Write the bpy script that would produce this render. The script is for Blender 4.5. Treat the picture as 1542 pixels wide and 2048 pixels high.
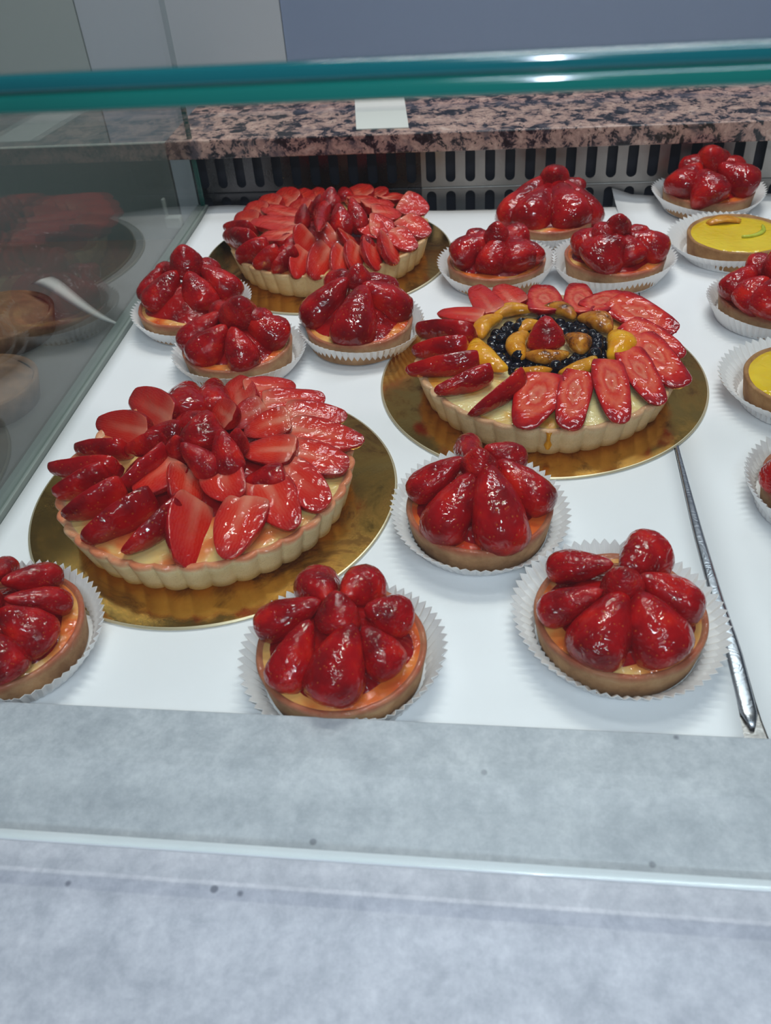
import bpy, bmesh, math, random
from mathutils import Vector, Matrix, noise

for o in list(bpy.data.objects):
    bpy.data.objects.remove(o)
SC = bpy.context.scene
COL = SC.collection
PI = math.pi

# ------------------------------------------------------------------ camera
F_PX, PITCH, ROLL, EYE, YAW = 1743.0, 0.705, -0.087, 0.415, math.radians(9.3)
cam_data = bpy.data.cameras.new('camera')
cam = bpy.data.objects.new('camera', cam_data)
COL.objects.link(cam)
cy_, sy_ = math.cos(YAW), math.sin(YAW)
def level(v):                      # camera heading frame -> deck frame
    return Vector((v[0]*cy_ - v[1]*sy_, v[0]*sy_ + v[1]*cy_, v[2]))
R0 = Vector((1, 0, 0)); U0 = Vector((0, math.sin(PITCH), math.cos(PITCH)))
F0 = Vector((0, math.cos(PITCH), -math.sin(PITCH)))
cr_, sr_ = math.cos(ROLL), math.sin(ROLL)
Rv = level(cr_*R0 + sr_*U0); Uv = level(-sr_*R0 + cr_*U0); Bv = -level(F0)
m = Matrix((Rv, Uv, Bv)).transposed().to_4x4()
m.translation = Vector((0, 0, EYE))
cam.matrix_world = m
cam_data.sensor_fit = 'HORIZONTAL'
cam_data.sensor_width = 36.0
cam_data.lens = F_PX*36.0/1542.0
cam_data.clip_start = 0.01
cam_data.dof.use_dof = True
cam_data.dof.focus_distance = 0.68
cam_data.dof.aperture_fstop = 16.0
SC.camera = cam

# ------------------------------------------------------------------ world, lights, exposure
world = bpy.data.worlds.new('world'); SC.world = world
world.use_nodes = True
bg = world.node_tree.nodes['Background']
bg.inputs[0].default_value = (0.62, 0.72, 0.88, 1)
bg.inputs[1].default_value = 0.11
def area(name, loc, target, sx, sy, power, col):
    l = bpy.data.lights.new(name, 'AREA'); l.shape = 'RECTANGLE'
    l.size, l.size_y, l.energy, l.color = sx, sy, power, col
    o = bpy.data.objects.new(name, l); COL.objects.link(o)
    o.location = loc
    o.rotation_euler = (Vector(target) - Vector(loc)).to_track_quat('-Z', 'Y').to_euler()
    return o
area('ceiling_light_over_counter', (0.05, 1.25, 2.0), (0, 0.55, 0), 1.1, 0.07, 17.5, (1.0, 0.97, 0.92))
area('ceiling_light_in_shop', (0.25, -0.95, 1.7), (0, 0.45, 0), 0.9, 0.14, 15, (0.80, 0.89, 1.0))
area('ceiling_light_above_case', (0.0, 0.42, 1.9), (0, 0.42, 0), 0.6, 0.05, 6, (0.98, 0.98, 1.0))
area('ceiling_light_behind', (0.5, 2.0, 2.2), (0, 3.0, 0.3), 1.5, 0.5, 26, (0.85, 0.92, 1.0))
flash = area('phone_flash', (0.004, -0.004, 0.430), (0.0, 0.5, 0.0), 0.006, 0.006, 0.9, (0.72, 0.84, 1.0))
SC.view_settings.view_transform = 'Standard'
SC.view_settings.look = 'None'
SC.view_settings.gamma = 1
SC.view_settings.use_curve_mapping = False
SC.view_settings.exposure = -0.10

# ------------------------------------------------------------------ node helpers
def lin(c):
    return tuple((x/12.92 if x <= .04045 else ((x+.055)/1.055)**2.4) for x in (v/255 for v in c)) + (1,)
class NT:
    def __init__(s, name):
        s.mat = bpy.data.materials.new(name); s.mat.use_nodes = True
        s.t = s.mat.node_tree; s.n = s.t.nodes; s.l = s.t.links
        s.p = s.n['Principled BSDF']; s.out = s.n['Material Output']
    def new(s, t, **k):
        n = s.n.new(t)
        for a, b in k.items(): setattr(n, a, b)
        return n
    def link(s, a, b): s.l.new(a, b)
    def set(s, **k):
        for a, b in k.items():
            s.p.inputs[a.replace('_', ' ')].default_value = b
    def coord(s, kind='Object', jitter=True, scale=(1, 1, 1)):
        tc = s.new('ShaderNodeTexCoord'); mp = s.new('ShaderNodeMapping')
        mp.inputs['Scale'].default_value = scale
        s.link(tc.outputs[kind], mp.inputs['Vector'])
        if jitter:
            oi = s.new('ShaderNodeObjectInfo'); ma = s.new('ShaderNodeVectorMath', operation='SCALE')
            ma.inputs[0].default_value = (3.1, 1.7, 2.3)
            s.link(oi.outputs['Random'], ma.inputs['Scale']); s.link(ma.outputs[0], mp.inputs['Location'])
        return mp.outputs[0]
    def noise(s, vec, scale, detail=2, rough=.5, dist=0):
        n = s.new('ShaderNodeTexNoise'); s.link(vec, n.inputs['Vector'])
        n.inputs['Scale'].default_value = scale; n.inputs['Detail'].default_value = detail
        n.inputs['Roughness'].default_value = rough; n.inputs['Distortion'].default_value = dist
        return n.outputs['Fac']
    def vor(s, vec, scale, feature='F1', out='Distance'):
        n = s.new('ShaderNodeTexVoronoi', feature=feature); s.link(vec, n.inputs['Vector'])
        n.inputs['Scale'].default_value = scale
        return n.outputs[out]
    def ramp(s, fac, stops):
        r = s.new('ShaderNodeValToRGB'); e = r.color_ramp.elements
        while len(e) < len(stops): e.new(.5)
        for i, (p, c) in enumerate(stops):
            e[i].position = p; e[i].color = c if len(c) == 4 else tuple(c)+(1,)
        s.link(fac, r.inputs[0]); return r.outputs[0]
    def mix(s, fac, a, b):
        r = s.new('ShaderNodeMix', data_type='RGBA')
        for i, v in ((0, fac), (6, a), (7, b)):
            if hasattr(v, 'links'): s.link(v, r.inputs[i])
            else: r.inputs[i].default_value = v
        return r.outputs[2]
    def math(s, op, a, b=0.0, c=0.0):
        r = s.new('ShaderNodeMath', operation=op)
        for i, v in enumerate((a, b, c)):
            if hasattr(v, 'links'): s.link(v, r.inputs[i])
            else: r.inputs[i].default_value = v
        return r.outputs[0]
    def bump(s, h, strength, dist, to='Normal', prev=None):
        b = s.new('ShaderNodeBump'); b.inputs['Strength'].default_value = strength
        b.inputs['Distance'].default_value = dist; s.link(h, b.inputs['Height'])
        if prev is not None: s.link(prev, b.inputs['Normal'])
        if to: s.link(b.outputs[0], s.p.inputs[to])
        return b.outputs[0]

def glaze_coat(t, v, amp=1.0, base=110, fine=.16):
    """clear jelly glaze: wavy, very glossy coat"""
    n1 = t.noise(v, base, 1.5, .5, 1.2); n2 = t.noise(v, base*2.6, 1, .5, .6)
    h = t.math('ADD', n1, t.math('MULTIPLY', n2, fine))
    t.bump(h, 1.0, .0026*amp, to='Coat Normal')
    t.set(Coat_Weight=1.0, Coat_Roughness=.012, Coat_IOR=1.5, Specular_IOR_Level=.04)

# ------------------------------------------------------------------ materials
def mat_berry():
    t = NT('glazed_strawberry_skin'); v = t.coord()
    n = t.noise(v, 55, 2); c = t.ramp(n, [(.3, lin((118, 4, 10))), (.55, lin((170, 9, 15))), (.75, lin((208, 34, 16)))])
    s = t.vor(v, 330); seed = t.ramp(s, [(.10, (1, 1, 1)), (.20, (0, 0, 0))])
    c = t.mix(t.math('MULTIPLY', seed, .35), c, lin((214, 120, 50)))
    t.link(c, t.p.inputs['Base Color'])
    t.set(Roughness=.35, Subsurface_Weight=.25, Subsurface_Scale=.004)
    t.p.inputs['Subsurface Radius'].default_value = (1, .12, .08)
    pit = t.ramp(s, [(.08, (.6, .6, .6)), (.22, (0, 0, 0)), (.5, (1, 1, 1))])
    t.bump(pit, .35, .0008)
    glaze_coat(t, v, .85, 120, .12)
    return t.mat
def mat_flesh():
    t = NT('glazed_strawberry_flesh'); v0 = t.coord(jitter=False); v = t.coord()
    sep = t.new('ShaderNodeSeparateXYZ'); t.link(v0, sep.inputs[0])
    # mesh is 40 mm long (x) and 26 mm wide (y): radial measure from the core
    ay = t.math('ABSOLUTE', sep.outputs[1]); fx = t.math('ADD', sep.outputs[0], .018)
    ell = t.math('SQRT', t.math('ADD', t.math('POWER', t.math('DIVIDE', ay, .0130), 2.0), t.math('POWER', t.math('DIVIDE', t.math('SUBTRACT', fx, .015), .0245), 2.0)))
    wob = t.noise(v, 150, 3, .6)
    ell = t.math('ADD', ell, t.math('MULTIPLY', t.math('SUBTRACT', wob, .5), .35))
    c = t.ramp(ell, [(.0, lin((224, 62, 30))), (.45, lin((218, 46, 22))), (.78, lin((200, 24, 16))), (1.0, lin((150, 8, 14)))])
    yb = t.math('ABSOLUTE', t.math('ADD', sep.outputs[1], t.math('MULTIPLY', t.math('SUBTRACT', t.noise(v, 60, 2), .5), .005)))
    st_ = t.ramp(t.math('MULTIPLY', yb, 100.0), [(.10, (1, 1, 1)), (.34, (0, 0, 0))])
    fade = t.ramp(t.math('MULTIPLY', fx, 25.0), [(.15, (1, 1, 1)), (.78, (0, 0, 0))])
    c = t.mix(t.math('MULTIPLY', t.math('MULTIPLY', st_, fade), .62), c, lin((240, 160, 132)))
    wav = t.new('ShaderNodeTexWave', wave_type='BANDS', bands_direction='Y'); t.link(v0, wav.inputs[0])
    wav.inputs['Scale'].default_value = 190; wav.inputs['Distortion'].default_value = 6; wav.inputs['Detail Scale'].default_value = 2
    c = t.mix(t.math('MULTIPLY', wav.outputs['Fac'], .10), c, lin((240, 150, 120)))
    oi = t.new('ShaderNodeObjectInfo')
    c = t.mix(t.math('MULTIPLY', oi.outputs['Random'], .55), c, lin((196, 26, 24)))
    base = t.ramp(fx, [(.0, (1, 1, 1)), (.010, (0, 0, 0))])
    c = t.mix(t.math('MULTIPLY', base, .5), c, lin((232, 150, 120)))
    t.link(c, t.p.inputs['Base Color'])
    t.set(Roughness=.4, Subsurface_Weight=.3, Subsurface_Scale=.004)
    t.p.inputs['Subsurface Radius'].default_value = (1, .15, .1)
    t.bump(wob, .3, .001)
    glaze_coat(t, v, .9)
    return t.mat
def mat_flesh_pale():
    """thin slices of the fruit tart: dark rim, paler streaked inside"""
    t = NT('glazed_strawberry_flesh_pale'); v0 = t.coord(jitter=False); v = t.coord()
    sep = t.new('ShaderNodeSeparateXYZ'); t.link(v0, sep.inputs[0])
    ay = t.math('ABSOLUTE', sep.outputs[1]); fx = t.math('ADD', sep.outputs[0], .018)
    ell = t.math('SQRT', t.math('ADD', t.math('POWER', t.math('DIVIDE', ay, .0132), 2.0), t.math('POWER', t.math('DIVIDE', t.math('SUBTRACT', fx, .016), .0225), 2.0)))
    wob = t.noise(v, 170, 3, .6)
    ell = t.math('ADD', ell, t.math('MULTIPLY', t.math('SUBTRACT', wob, .5), .5))
    c = t.ramp(ell, [(.0, lin((212, 50, 34))), (.22, lin((226, 120, 92))), (.36, lin((214, 56, 38))), (.55, lin((228, 100, 72))), (.78, lin((204, 32, 24))), (1.0, lin((150, 8, 16)))])
    t.link(c, t.p.inputs['Base Color'])
    t.set(Roughness=.4, Subsurface_Weight=.3, Subsurface_Scale=.004)
    t.bump(wob, .3, .001); glaze_coat(t, v, .9)
    return t.mat
def mat_glossy_fruit(name, stops, sc=70, coat=1.0):
    t = NT(name); v = t.coord()
    c = t.ramp(t.noise(v, sc, 4, .6), stops); t.link(c, t.p.inputs['Base Color'])
    t.set(Roughness=.4, Subsurface_Weight=.15, Subsurface_Scale=.004)
    glaze_coat(t, v, coat)
    return t.mat
def mat_crust(name, stops, sc=55, grain=900, stain=None, zr=(.018, .027)):
    t = NT(name); v = t.coord()
    c = t.ramp(t.noise(v, sc, 5, .65), stops)
    g = t.noise(v, grain, 3, .7)
    c = t.mix(t.ramp(g, [(.55, (0, 0, 0)), (.75, (.45, .45, .45))]), c, lin((140, 100, 62)))
    if stain:
        v0 = t.coord(jitter=False); sep = t.new('ShaderNodeSeparateXYZ'); t.link(v0, sep.inputs[0])
        zz = t.math('ADD', sep.outputs[2], t.math('MULTIPLY', t.math('SUBTRACT', t.noise(v, 45, 2), .5), .010))
        f = t.math('DIVIDE', t.math('SUBTRACT', zz, zr[0]), zr[1]-zr[0]); f = t.math('MAXIMUM', t.math('MINIMUM', f, 1.0), 0.0)
        c = t.mix(t.math('MULTIPLY', f, stain[1]), c, lin(stain[0]))
        t.link(t.math('MULTIPLY', f, .8), t.p.inputs['Coat Weight']); t.p.inputs['Coat Roughness'].default_value = .06
        b = t.new('ShaderNodeBump'); b.inputs['Distance'].default_value = .003
        t.link(t.noise(v, 120, 2, .5, .8), b.inputs['Height']); t.link(b.outputs[0], t.p.inputs['Coat Normal'])
    t.link(c, t.p.inputs['Base Color']); t.set(Roughness=.75, Subsurface_Weight=.08, Subsurface_Scale=.003)
    t.bump(g, .55, .0009)
    return t.mat
def mat_custard(name, stops, sc=28, wave=1.0):
    t = NT(name); v = t.coord()
    c = t.ramp(t.noise(v, sc, 2.5, .5, .3), stops); t.link(c, t.p.inputs['Base Color'])
    t.set(Roughness=.35, Subsurface_Weight=.2, Subsurface_Scale=.004)
    glaze_coat(t, v, wave, 95)
    return t.mat
def simple(name, col, rough=.5, metal=0, **k):
    t = NT(name); t.set(Base_Color=lin(col), Roughness=rough, Metallic=metal, **k); return t.mat

M = {}
M['berry'] = mat_berry(); M['flesh'] = mat_flesh(); M['pale'] = mat_flesh_pale()
M['apricot'] = mat_glossy_fruit('glazed_apricot', [(.3, lin((196, 120, 20))), (.55, lin((224, 150, 28))), (.75, lin((236, 176, 60)))])
M['apricot_brown'] = mat_glossy_fruit('browned_apricot', [(.36, lin((92, 48, 16))), (.48, lin((176, 104, 24))), (.7, lin((214, 146, 44)))], 110)
M['apricot_bright'] = mat_glossy_fruit('bright_apricot', [(.3, lin((226, 140, 10))), (.6, lin((240, 172, 24))), (.8, lin((244, 190, 60)))])
M['blueberry'] = mat_glossy_fruit('glazed_blueberry', [(.35, lin((8, 6, 12))), (.6, lin((16, 14, 28))), (.8, lin((34, 32, 52)))], 120, .5)
M['crust_pale'] = mat_crust('pale_fluted_crust', [(.3, lin((214, 192, 146))), (.55, lin((228, 208, 164))), (.75, lin((236, 216, 172)))], stain=((222, 112, 66), .85), zr=(.0225, .0275))
M['crust_cream'] = mat_crust('cream_fluted_crust', [(.3, lin((218, 184, 128))), (.55, lin((234, 206, 152))), (.75, lin((240, 216, 168)))], stain=((214, 140, 84), .6), zr=(.023, .029))
M['crust_tan'] = mat_crust('tan_fluted_crust', [(.3, lin((206, 176, 132))), (.55, lin((224, 196, 152))), (.75, lin((232, 206, 164)))], stain=((220, 150, 104), .7), zr=(.0225, .0285))
M['crust_brown'] = mat_crust('brown_tartlet_crust', [(.3, lin((150, 108, 72))), (.55, lin((190, 146, 104))), (.8, lin((212, 174, 132)))], stain=((178, 62, 34), .75), zr=(.017, .024))
M['crust_lemon'] = mat_crust('lemon_tartlet_crust', [(.3, lin((140, 92, 52))), (.55, lin((172, 126, 78))), (.8, lin((198, 154, 104)))])
M['custard_red'] = mat_custard('custard_under_red_glaze', [(.34, lin((202, 60, 24))), (.48, lin((226, 116, 50))), (.60, lin((236, 176, 100))), (.75, lin((240, 206, 140)))])
M['custard_big'] = mat_custard('custard_with_red_glaze', [(.33, lin((206, 74, 40))), (.45, lin((222, 128, 70))), (.56, lin((228, 190, 120))), (.75, lin((230, 206, 146)))])
M['custard_fruit'] = mat_custard('custard_with_amber_glaze', [(.30, lin((214, 130, 40))), (.42, lin((226, 176, 90))), (.52, lin((234, 212, 150))), (.75, lin((238, 222, 168)))])
M['lemon'] = mat_custard('lemon_curd', [(.3, lin((226, 186, 30))), (.7, lin((240, 206, 50)))], 25, .35)
M['peel'] = mat_glossy_fruit('candied_orange', [(.3, lin((206, 130, 30))), (.7, lin((232, 170, 60)))])
M['lime'] = mat_glossy_fruit('green_gel', [(.3, lin((176, 190, 40))), (.7, lin((206, 210, 80)))])

def mat_paper(name, col, transl=.25):
    t = NT(name); v = t.coord(jitter=False)
    c = t.mix(t.noise(v, 14, 4, .6), lin(col), lin(tuple(min(255, x+8) for x in col)))
    t.link(c, t.p.inputs['Base Color']); t.set(Roughness=.55, Specular_IOR_Level=.35)
    t.bump(t.noise(v, 700, 3), .08, .0005)
    if transl:
        tr = t.new('ShaderNodeBsdfTranslucent'); tr.inputs[0].default_value = lin(col)
        mx = t.new('ShaderNodeMixShader'); mx.inputs[0].default_value = transl
        t.link(t.p.outputs[0], mx.inputs[1]); t.link(tr.outputs[0], mx.inputs[2]); t.link(mx.outputs[0], t.out.inputs[0])
    return t.mat
M['sheet'] = mat_paper('white_baking_paper', (238, 238, 240), 0)
M['case'] = mat_paper('white_pleated_paper', (246, 244, 243), .15)
M['card'] = mat_paper('white_price_card', (244, 246, 240), .2)

def mat_gold():
    t = NT('gold_foil_card'); v = t.coord()
    w = t.noise(v, 16, 5, .7, .6)
    c = t.ramp(w, [(.36, lin((140, 100, 50))), (.50, lin((222, 168, 82))), (.7, lin((236, 184, 98)))])
    t.link(c, t.p.inputs['Base Color'])
    fine = t.noise(v, 500, 3, .7)
    t.link(t.ramp(w, [(.40, (.28, .28, .28)), (.56, (.13, .13, .13))]), t.p.inputs['Roughness'])
    t.set(Metallic=1.0); t.bump(fine, .12, .0004)
    return t.mat
M['gold'] = mat_gold()
M['card_edge'] = simple('foil_card_edge', (214, 200, 168), .35, .6)

def mat_laminate():
    t = NT('grey_stone_laminate'); v = t.coord(jitter=False)
    a = t.noise(v, 38, 8, .78, .2); b = t.noise(v, 190, 6, .75)
    c = t.ramp(a, [(.34, lin((164, 169, 176))), (.5, lin((186, 190, 196))), (.66, lin((202, 205, 210)))])
    c = t.mix(t.math('MULTIPLY', t.ramp(b, [(.42, (0, 0, 0)), (.66, (1, 1, 1))]), .4), c, lin((152, 156, 166)))
    s = t.vor(v, 34); sp = t.ramp(s, [(.05, (1, 1, 1)), (.08, (0, 0, 0))])
    gate = t.ramp(t.noise(v, 11, 1), [(.47, (0, 0, 0)), (.50, (1, 1, 1))])
    c = t.mix(t.math('MULTIPLY', t.math('MULTIPLY', sp, gate), .7), c, lin((88, 92, 104)))
    t.link(c, t.p.inputs['Base Color']); t.set(Roughness=.42, Specular_IOR_Level=.35)
    t.bump(b, .25, .0008)
    return t.mat
M['laminate'] = mat_laminate()
def mat_granite():
    t = NT('pink_speckled_granite'); v = t.coord(jitter=False)
    n1 = t.noise(v, 52, 4, .74, .4); n2 = t.noise(v, 210, 3, .7); n3 = t.noise(v, 40, 3, .6)
    c = t.ramp(n1, [(.40, lin((22, 20, 26))), (.455, lin((70, 62, 68))), (.485, lin((166, 134, 124))), (.60, lin((204, 168, 152))), (.70, lin((224, 198, 184)))])
    c = t.mix(t.ramp(n2, [(.34, (1, 1, 1)), (.42, (0, 0, 0))]), c, lin((30, 28, 34)))
    c = t.mix(t.ramp(n3, [(.56, (0, 0, 0)), (.66, (.7, .7, .7))]), c, lin((96, 88, 94)))
    t.link(c, t.p.inputs['Base Color']); t.set(Roughness=.28)
    return t.mat
M['granite'] = mat_granite()
def mat_steel(name, col, rough, scr=True):
    t = NT(name); v = t.coord(jitter=False, scale=(1, 1, 1))
    n = t.noise(v, 30, 4, .7)
    t.set(Base_Color=lin(col), Metallic=1.0)
    t.link(t.ramp(n, [(.3, (rough*.8,)*3), (.7, (rough*1.3,)*3)]), t.p.inputs['Roughness'])
    if scr:
        w = t.new('ShaderNodeTexWave', bands_direction='DIAGONAL'); t.link(v, w.inputs[0]); w.inputs['Scale'].default_value = 60
        w.inputs['Distortion'].default_value = 30; t.bump(w.outputs['Fac'], .06, .0006)
    return t.mat
M['steel'] = mat_steel('brushed_steel', (150, 146, 144), .24)
M['steel_grille'] = mat_steel('grille_steel', (158, 154, 150), .42)
M['steel_shadowed'] = mat_steel('grille_steel_painted_shade', (78, 76, 78), .26)  # same grille steel, left panel's shade painted in as a darker colour
M['steel_dark'] = mat_steel('dull_steel', (150, 152, 150), .5)
M['channel'] = simple('grey_green_channel', (134, 142, 136), .45)
M['steel_edge'] = mat_steel('scratched_steel', (172, 174, 180), .24)
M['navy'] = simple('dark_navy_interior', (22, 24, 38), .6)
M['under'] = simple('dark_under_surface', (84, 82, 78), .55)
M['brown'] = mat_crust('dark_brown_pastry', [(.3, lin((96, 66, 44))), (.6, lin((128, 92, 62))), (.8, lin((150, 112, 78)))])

def mat_glass():
    """clear pane: Schlick reflection over tinted transparency, the same from both sides"""
    t = NT('clear_glass'); t.n.remove(t.p)
    g = t.new('ShaderNodeNewGeometry'); d = t.new('ShaderNodeVectorMath', operation='DOT_PRODUCT')
    t.link(g.outputs['Normal'], d.inputs[0]); t.link(g.outputs['Incoming'], d.inputs[1])
    a = t.math('ABSOLUTE', d.outputs['Value']); q = t.math('POWER', t.math('SUBTRACT', 1.0, a), 5.0)
    f = t.math('MULTIPLY_ADD', q, .96, .04)
    tr = t.new('ShaderNodeBsdfTransparent'); tr.inputs[0].default_value = (.965, .985, .975, 1)
    gl = t.new('ShaderNodeBsdfGlossy'); gl.inputs['Roughness'].default_value = .0; gl.inputs[0].default_value = (1, 1, 1, 1)
    mx = t.new('ShaderNodeMixShader'); t.link(f, mx.inputs[0]); t.link(tr.outputs[0], mx.inputs[1]); t.link(gl.outputs[0], mx.inputs[2])
    t.link(mx.outputs[0], t.out.inputs[0])
    return t.mat
M['glass'] = mat_glass()
def mat_glass_edge(name, col, em=(0, 0, 0)):
    t = NT(name); v = t.coord(jitter=False)
    c = t.mix(t.noise(v, 6, 2), lin(col), lin(tuple(min(255, int(x*1.25)+8) for x in col)))
    t.link(c, t.p.inputs['Base Color'])
    t.set(Roughness=.12, Coat_Weight=.6, Coat_Roughness=.08, Specular_IOR_Level=.6)
    return t.mat
M['teal'] = mat_glass_edge('green_glass_edge', (12, 74, 78))
M['teal_dark'] = mat_glass_edge('dark_green_glass_edge', (14, 82, 74))
M['edge_clear'] = mat_glass_edge('pale_glass_edge', (206, 216, 220))
M['panel_white'] = simple('light_grey_panel', (200, 206, 208), .5)
M['panel_grey'] = simple('grey_green_panel', (184, 192, 184), .5)
M['panel_blue'] = simple('blue_grey_panel', (146, 162, 186), .45)
M['plastic'] = simple('clear_plastic', (214, 220, 214), .2, Transmission_Weight=.5)
M['white_plastic'] = simple('white_plastic', (226, 222, 218), .35)

# ------------------------------------------------------------------ object helpers
def link_mesh(name, me, parent=None, loc=None, mats=None, smooth=True):
    if mats:
        for mm in mats: me.materials.append(mm)
    if smooth:
        for p in me.polygons: p.use_smooth = True
    o = bpy.data.objects.new(name, me); COL.objects.link(o)
    if parent: o.parent = parent
    if loc is not None: o.location = loc
    return o
def from_bm(name, bm, mats, parent=None, loc=None, smooth=True):
    bmesh.ops.recalc_face_normals(bm, faces=bm.faces)
    me = bpy.data.meshes.new(name); bm.to_mesh(me); bm.free()
    return link_mesh(name, me, parent, loc, mats, smooth)
def tag(o, label=None, cat=None, group=None, kind=None):
    if label: o['label'] = label
    if cat: o['category'] = cat
    if group: o['group'] = group
    if kind: o['kind'] = kind
    return o
def thing(name, label, cat, loc, group=None, rz=0):
    o = bpy.data.objects.new(name, None); COL.objects.link(o)
    o.empty_display_size = .02; o.location = loc; o.rotation_euler = (0, 0, rz)
    return tag(o, label, cat, group)
def box_bm(x0, x1, y0, y1, z0, z1, bev=0, seg=2):
    bm = bmesh.new()
    vs = [bm.verts.new((x, y, z)) for x in (x0, x1) for y in (y0, y1) for z in (z0, z1)]
    for f in ((0, 1, 3, 2), (4, 6, 7, 5), (0, 4, 5, 1), (2, 3, 7, 6), (0, 2, 6, 4), (1, 5, 7, 3)):
        bm.faces.new([vs[i] for i in f])
    if bev: bmesh.ops.bevel(bm, geom=list(bm.edges), offset=bev, segments=seg, affect='EDGES', profile=.5)
    return bm
def lathe_bm(prof, n=96, rfun=None, closed=False):
    """revolve (r, z) pairs; rfun(theta, r, z, k) -> (r, z)"""
    bm = bmesh.new(); rings = []
    for k, (r, z) in enumerate(prof):
        if r <= 1e-7:
            rings.append([bm.verts.new((0, 0, z))]); continue
        ring = []
        for i in range(n):
            th = 2*PI*i/n
            rr, zz = (r, z) if rfun is None else rfun(th, r, z, k)
            ring.append(bm.verts.new((rr*math.cos(th), rr*math.sin(th), zz)))
        rings.append(ring)
    for a, b in zip(rings, rings[1:]):
        for i in range(n):
            j = (i+1) % n
            if len(a) == 1: bm.faces.new((a[0], b[i], b[j]))
            elif len(b) == 1: bm.faces.new((a[i], a[j], b[0]))
            else: bm.faces.new((a[i], a[j], b[j], b[i]))
    return bm
def interp(pts, t):
    for (a, va), (b, vb) in zip(pts, pts[1:]):
        if t <= b:
            u = (t-a)/(b-a) if b > a else 0
            return va + (vb-va)*u
    return pts[-1][1]
def smoothprof(pts, n):
    # dense sampling followed by light smoothing
    N = 160; v = [interp(pts, i/N) for i in range(N+1)]
    for _ in range(5): v = [v[0]] + [(v[i-1]+2*v[i]+v[i+1])/4 for i in range(1, N)] + [v[-1]]
    return lambda t: v[min(N, max(0, int(round(t*N))))]

# fruit placement: one end, other end, width, how the piece lies (metres)
TART_A_OUTER = [
    (-0.1718, 0.3953, 0.0340, -0.1669, 0.4430, 0.0400, 0.0302, 'up'),
    (-0.1994, 0.3904, 0.0340, -0.2021, 0.4408, 0.0400, 0.0297, 'right'),
    (-0.2415, 0.3987, 0.0340, -0.2180, 0.4351, 0.0400, 0.0217, 'back'),
    (-0.2737, 0.4110, 0.0340, -0.2389, 0.4451, 0.0400, 0.0243, 'back'),
    (-0.2953, 0.4320, 0.0340, -0.2622, 0.4554, 0.0400, 0.0231, 'back'),
    (-0.3109, 0.4546, 0.0340, -0.2793, 0.4720, 0.0400, 0.0218, 'back'),
    (-0.3262, 0.4847, 0.0340, -0.2754, 0.4824, 0.0400, 0.0159, 'back'),
    (-0.3167, 0.5101, 0.0340, -0.2757, 0.5052, 0.0400, 0.0163, 'back'),
    (-0.3140, 0.5458, 0.0340, -0.2685, 0.5244, 0.0400, 0.0212, 'front'),
    (-0.2985, 0.5852, 0.0340, -0.2544, 0.5428, 0.0400, 0.0251, 'front'),
    (-0.2605, 0.6004, 0.0340, -0.2418, 0.5515, 0.0400, 0.0342, 'skin'),
    (-0.2379, 0.6081, 0.0340, -0.2221, 0.5603, 0.0400, 0.0251, 'skin'),
    (-0.2178, 0.6089, 0.0340, -0.1981, 0.5570, 0.0400, 0.0248, 'front'),
    (-0.1659, 0.5968, 0.0340, -0.1974, 0.5800, 0.0400, 0.0225, 'up'),
    (-0.1380, 0.5769, 0.0340, -0.1784, 0.5623, 0.0400, 0.0207, 'up'),
    (-0.1169, 0.5512, 0.0340, -0.1579, 0.5454, 0.0400, 0.0211, 'up'),
    (-0.1005, 0.5192, 0.0340, -0.1516, 0.5259, 0.0400, 0.0225, 'up'),
    (-0.1069, 0.4920, 0.0340, -0.1482, 0.4981, 0.0400, 0.0227, 'up'),
    (-0.1152, 0.4476, 0.0340, -0.1490, 0.4791, 0.0400, 0.0238, 'up'),
    (-0.1348, 0.4241, 0.0340, -0.1616, 0.4661, 0.0400, 0.0272, 'up'),
]
TART_A_INNER = [
    (-0.2661, 0.4541, 0.0410, -0.2441, 0.4901, 0.0470, 0.0233, 'back'),
    (-0.2462, 0.4491, 0.0410, -0.2285, 0.4756, 0.0470, 0.0298, 'up'),
    (-0.2103, 0.4394, 0.0410, -0.2139, 0.4659, 0.0470, 0.0242, 'right'),
    (-0.1766, 0.4442, 0.0410, -0.1937, 0.4677, 0.0470, 0.0249, 'up'),
    (-0.1744, 0.4646, 0.0410, -0.1483, 0.4715, 0.0470, 0.0192, 'skin'),
    (-0.1812, 0.4977, 0.0410, -0.1451, 0.4918, 0.0470, 0.0189, 'up'),
    (-0.1847, 0.5209, 0.0410, -0.1562, 0.5303, 0.0470, 0.0186, 'up'),
    (-0.2006, 0.5352, 0.0410, -0.1792, 0.5484, 0.0470, 0.0170, 'front'),
    (-0.2209, 0.5605, 0.0410, -0.2009, 0.5332, 0.0470, 0.0173, 'front'),
    (-0.2472, 0.5431, 0.0410, -0.2262, 0.5329, 0.0470, 0.0195, 'skin'),
    (-0.2658, 0.5230, 0.0410, -0.2398, 0.5230, 0.0470, 0.0182, 'skin'),
    (-0.2709, 0.4977, 0.0410, -0.2451, 0.5054, 0.0470, 0.0157, 'back'),
]
TART_A_TOP = [
    (-0.2106, 0.5150, 0.0660, -0.2134, 0.5014, 0.0480, 0.0327, 'whole'),
    (-0.2168, 0.4751, 0.0660, -0.2002, 0.4692, 0.0480, 0.0215, 'whole'),
    (-0.1926, 0.4918, 0.0660, -0.1857, 0.4723, 0.0480, 0.0235, 'whole'),
    (-0.2243, 0.4824, 0.0660, -0.2268, 0.4861, 0.0480, 0.0180, 'whole'),
    (-0.1818, 0.4919, 0.0660, -0.1850, 0.4957, 0.0480, 0.0158, 'whole'),
]
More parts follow.
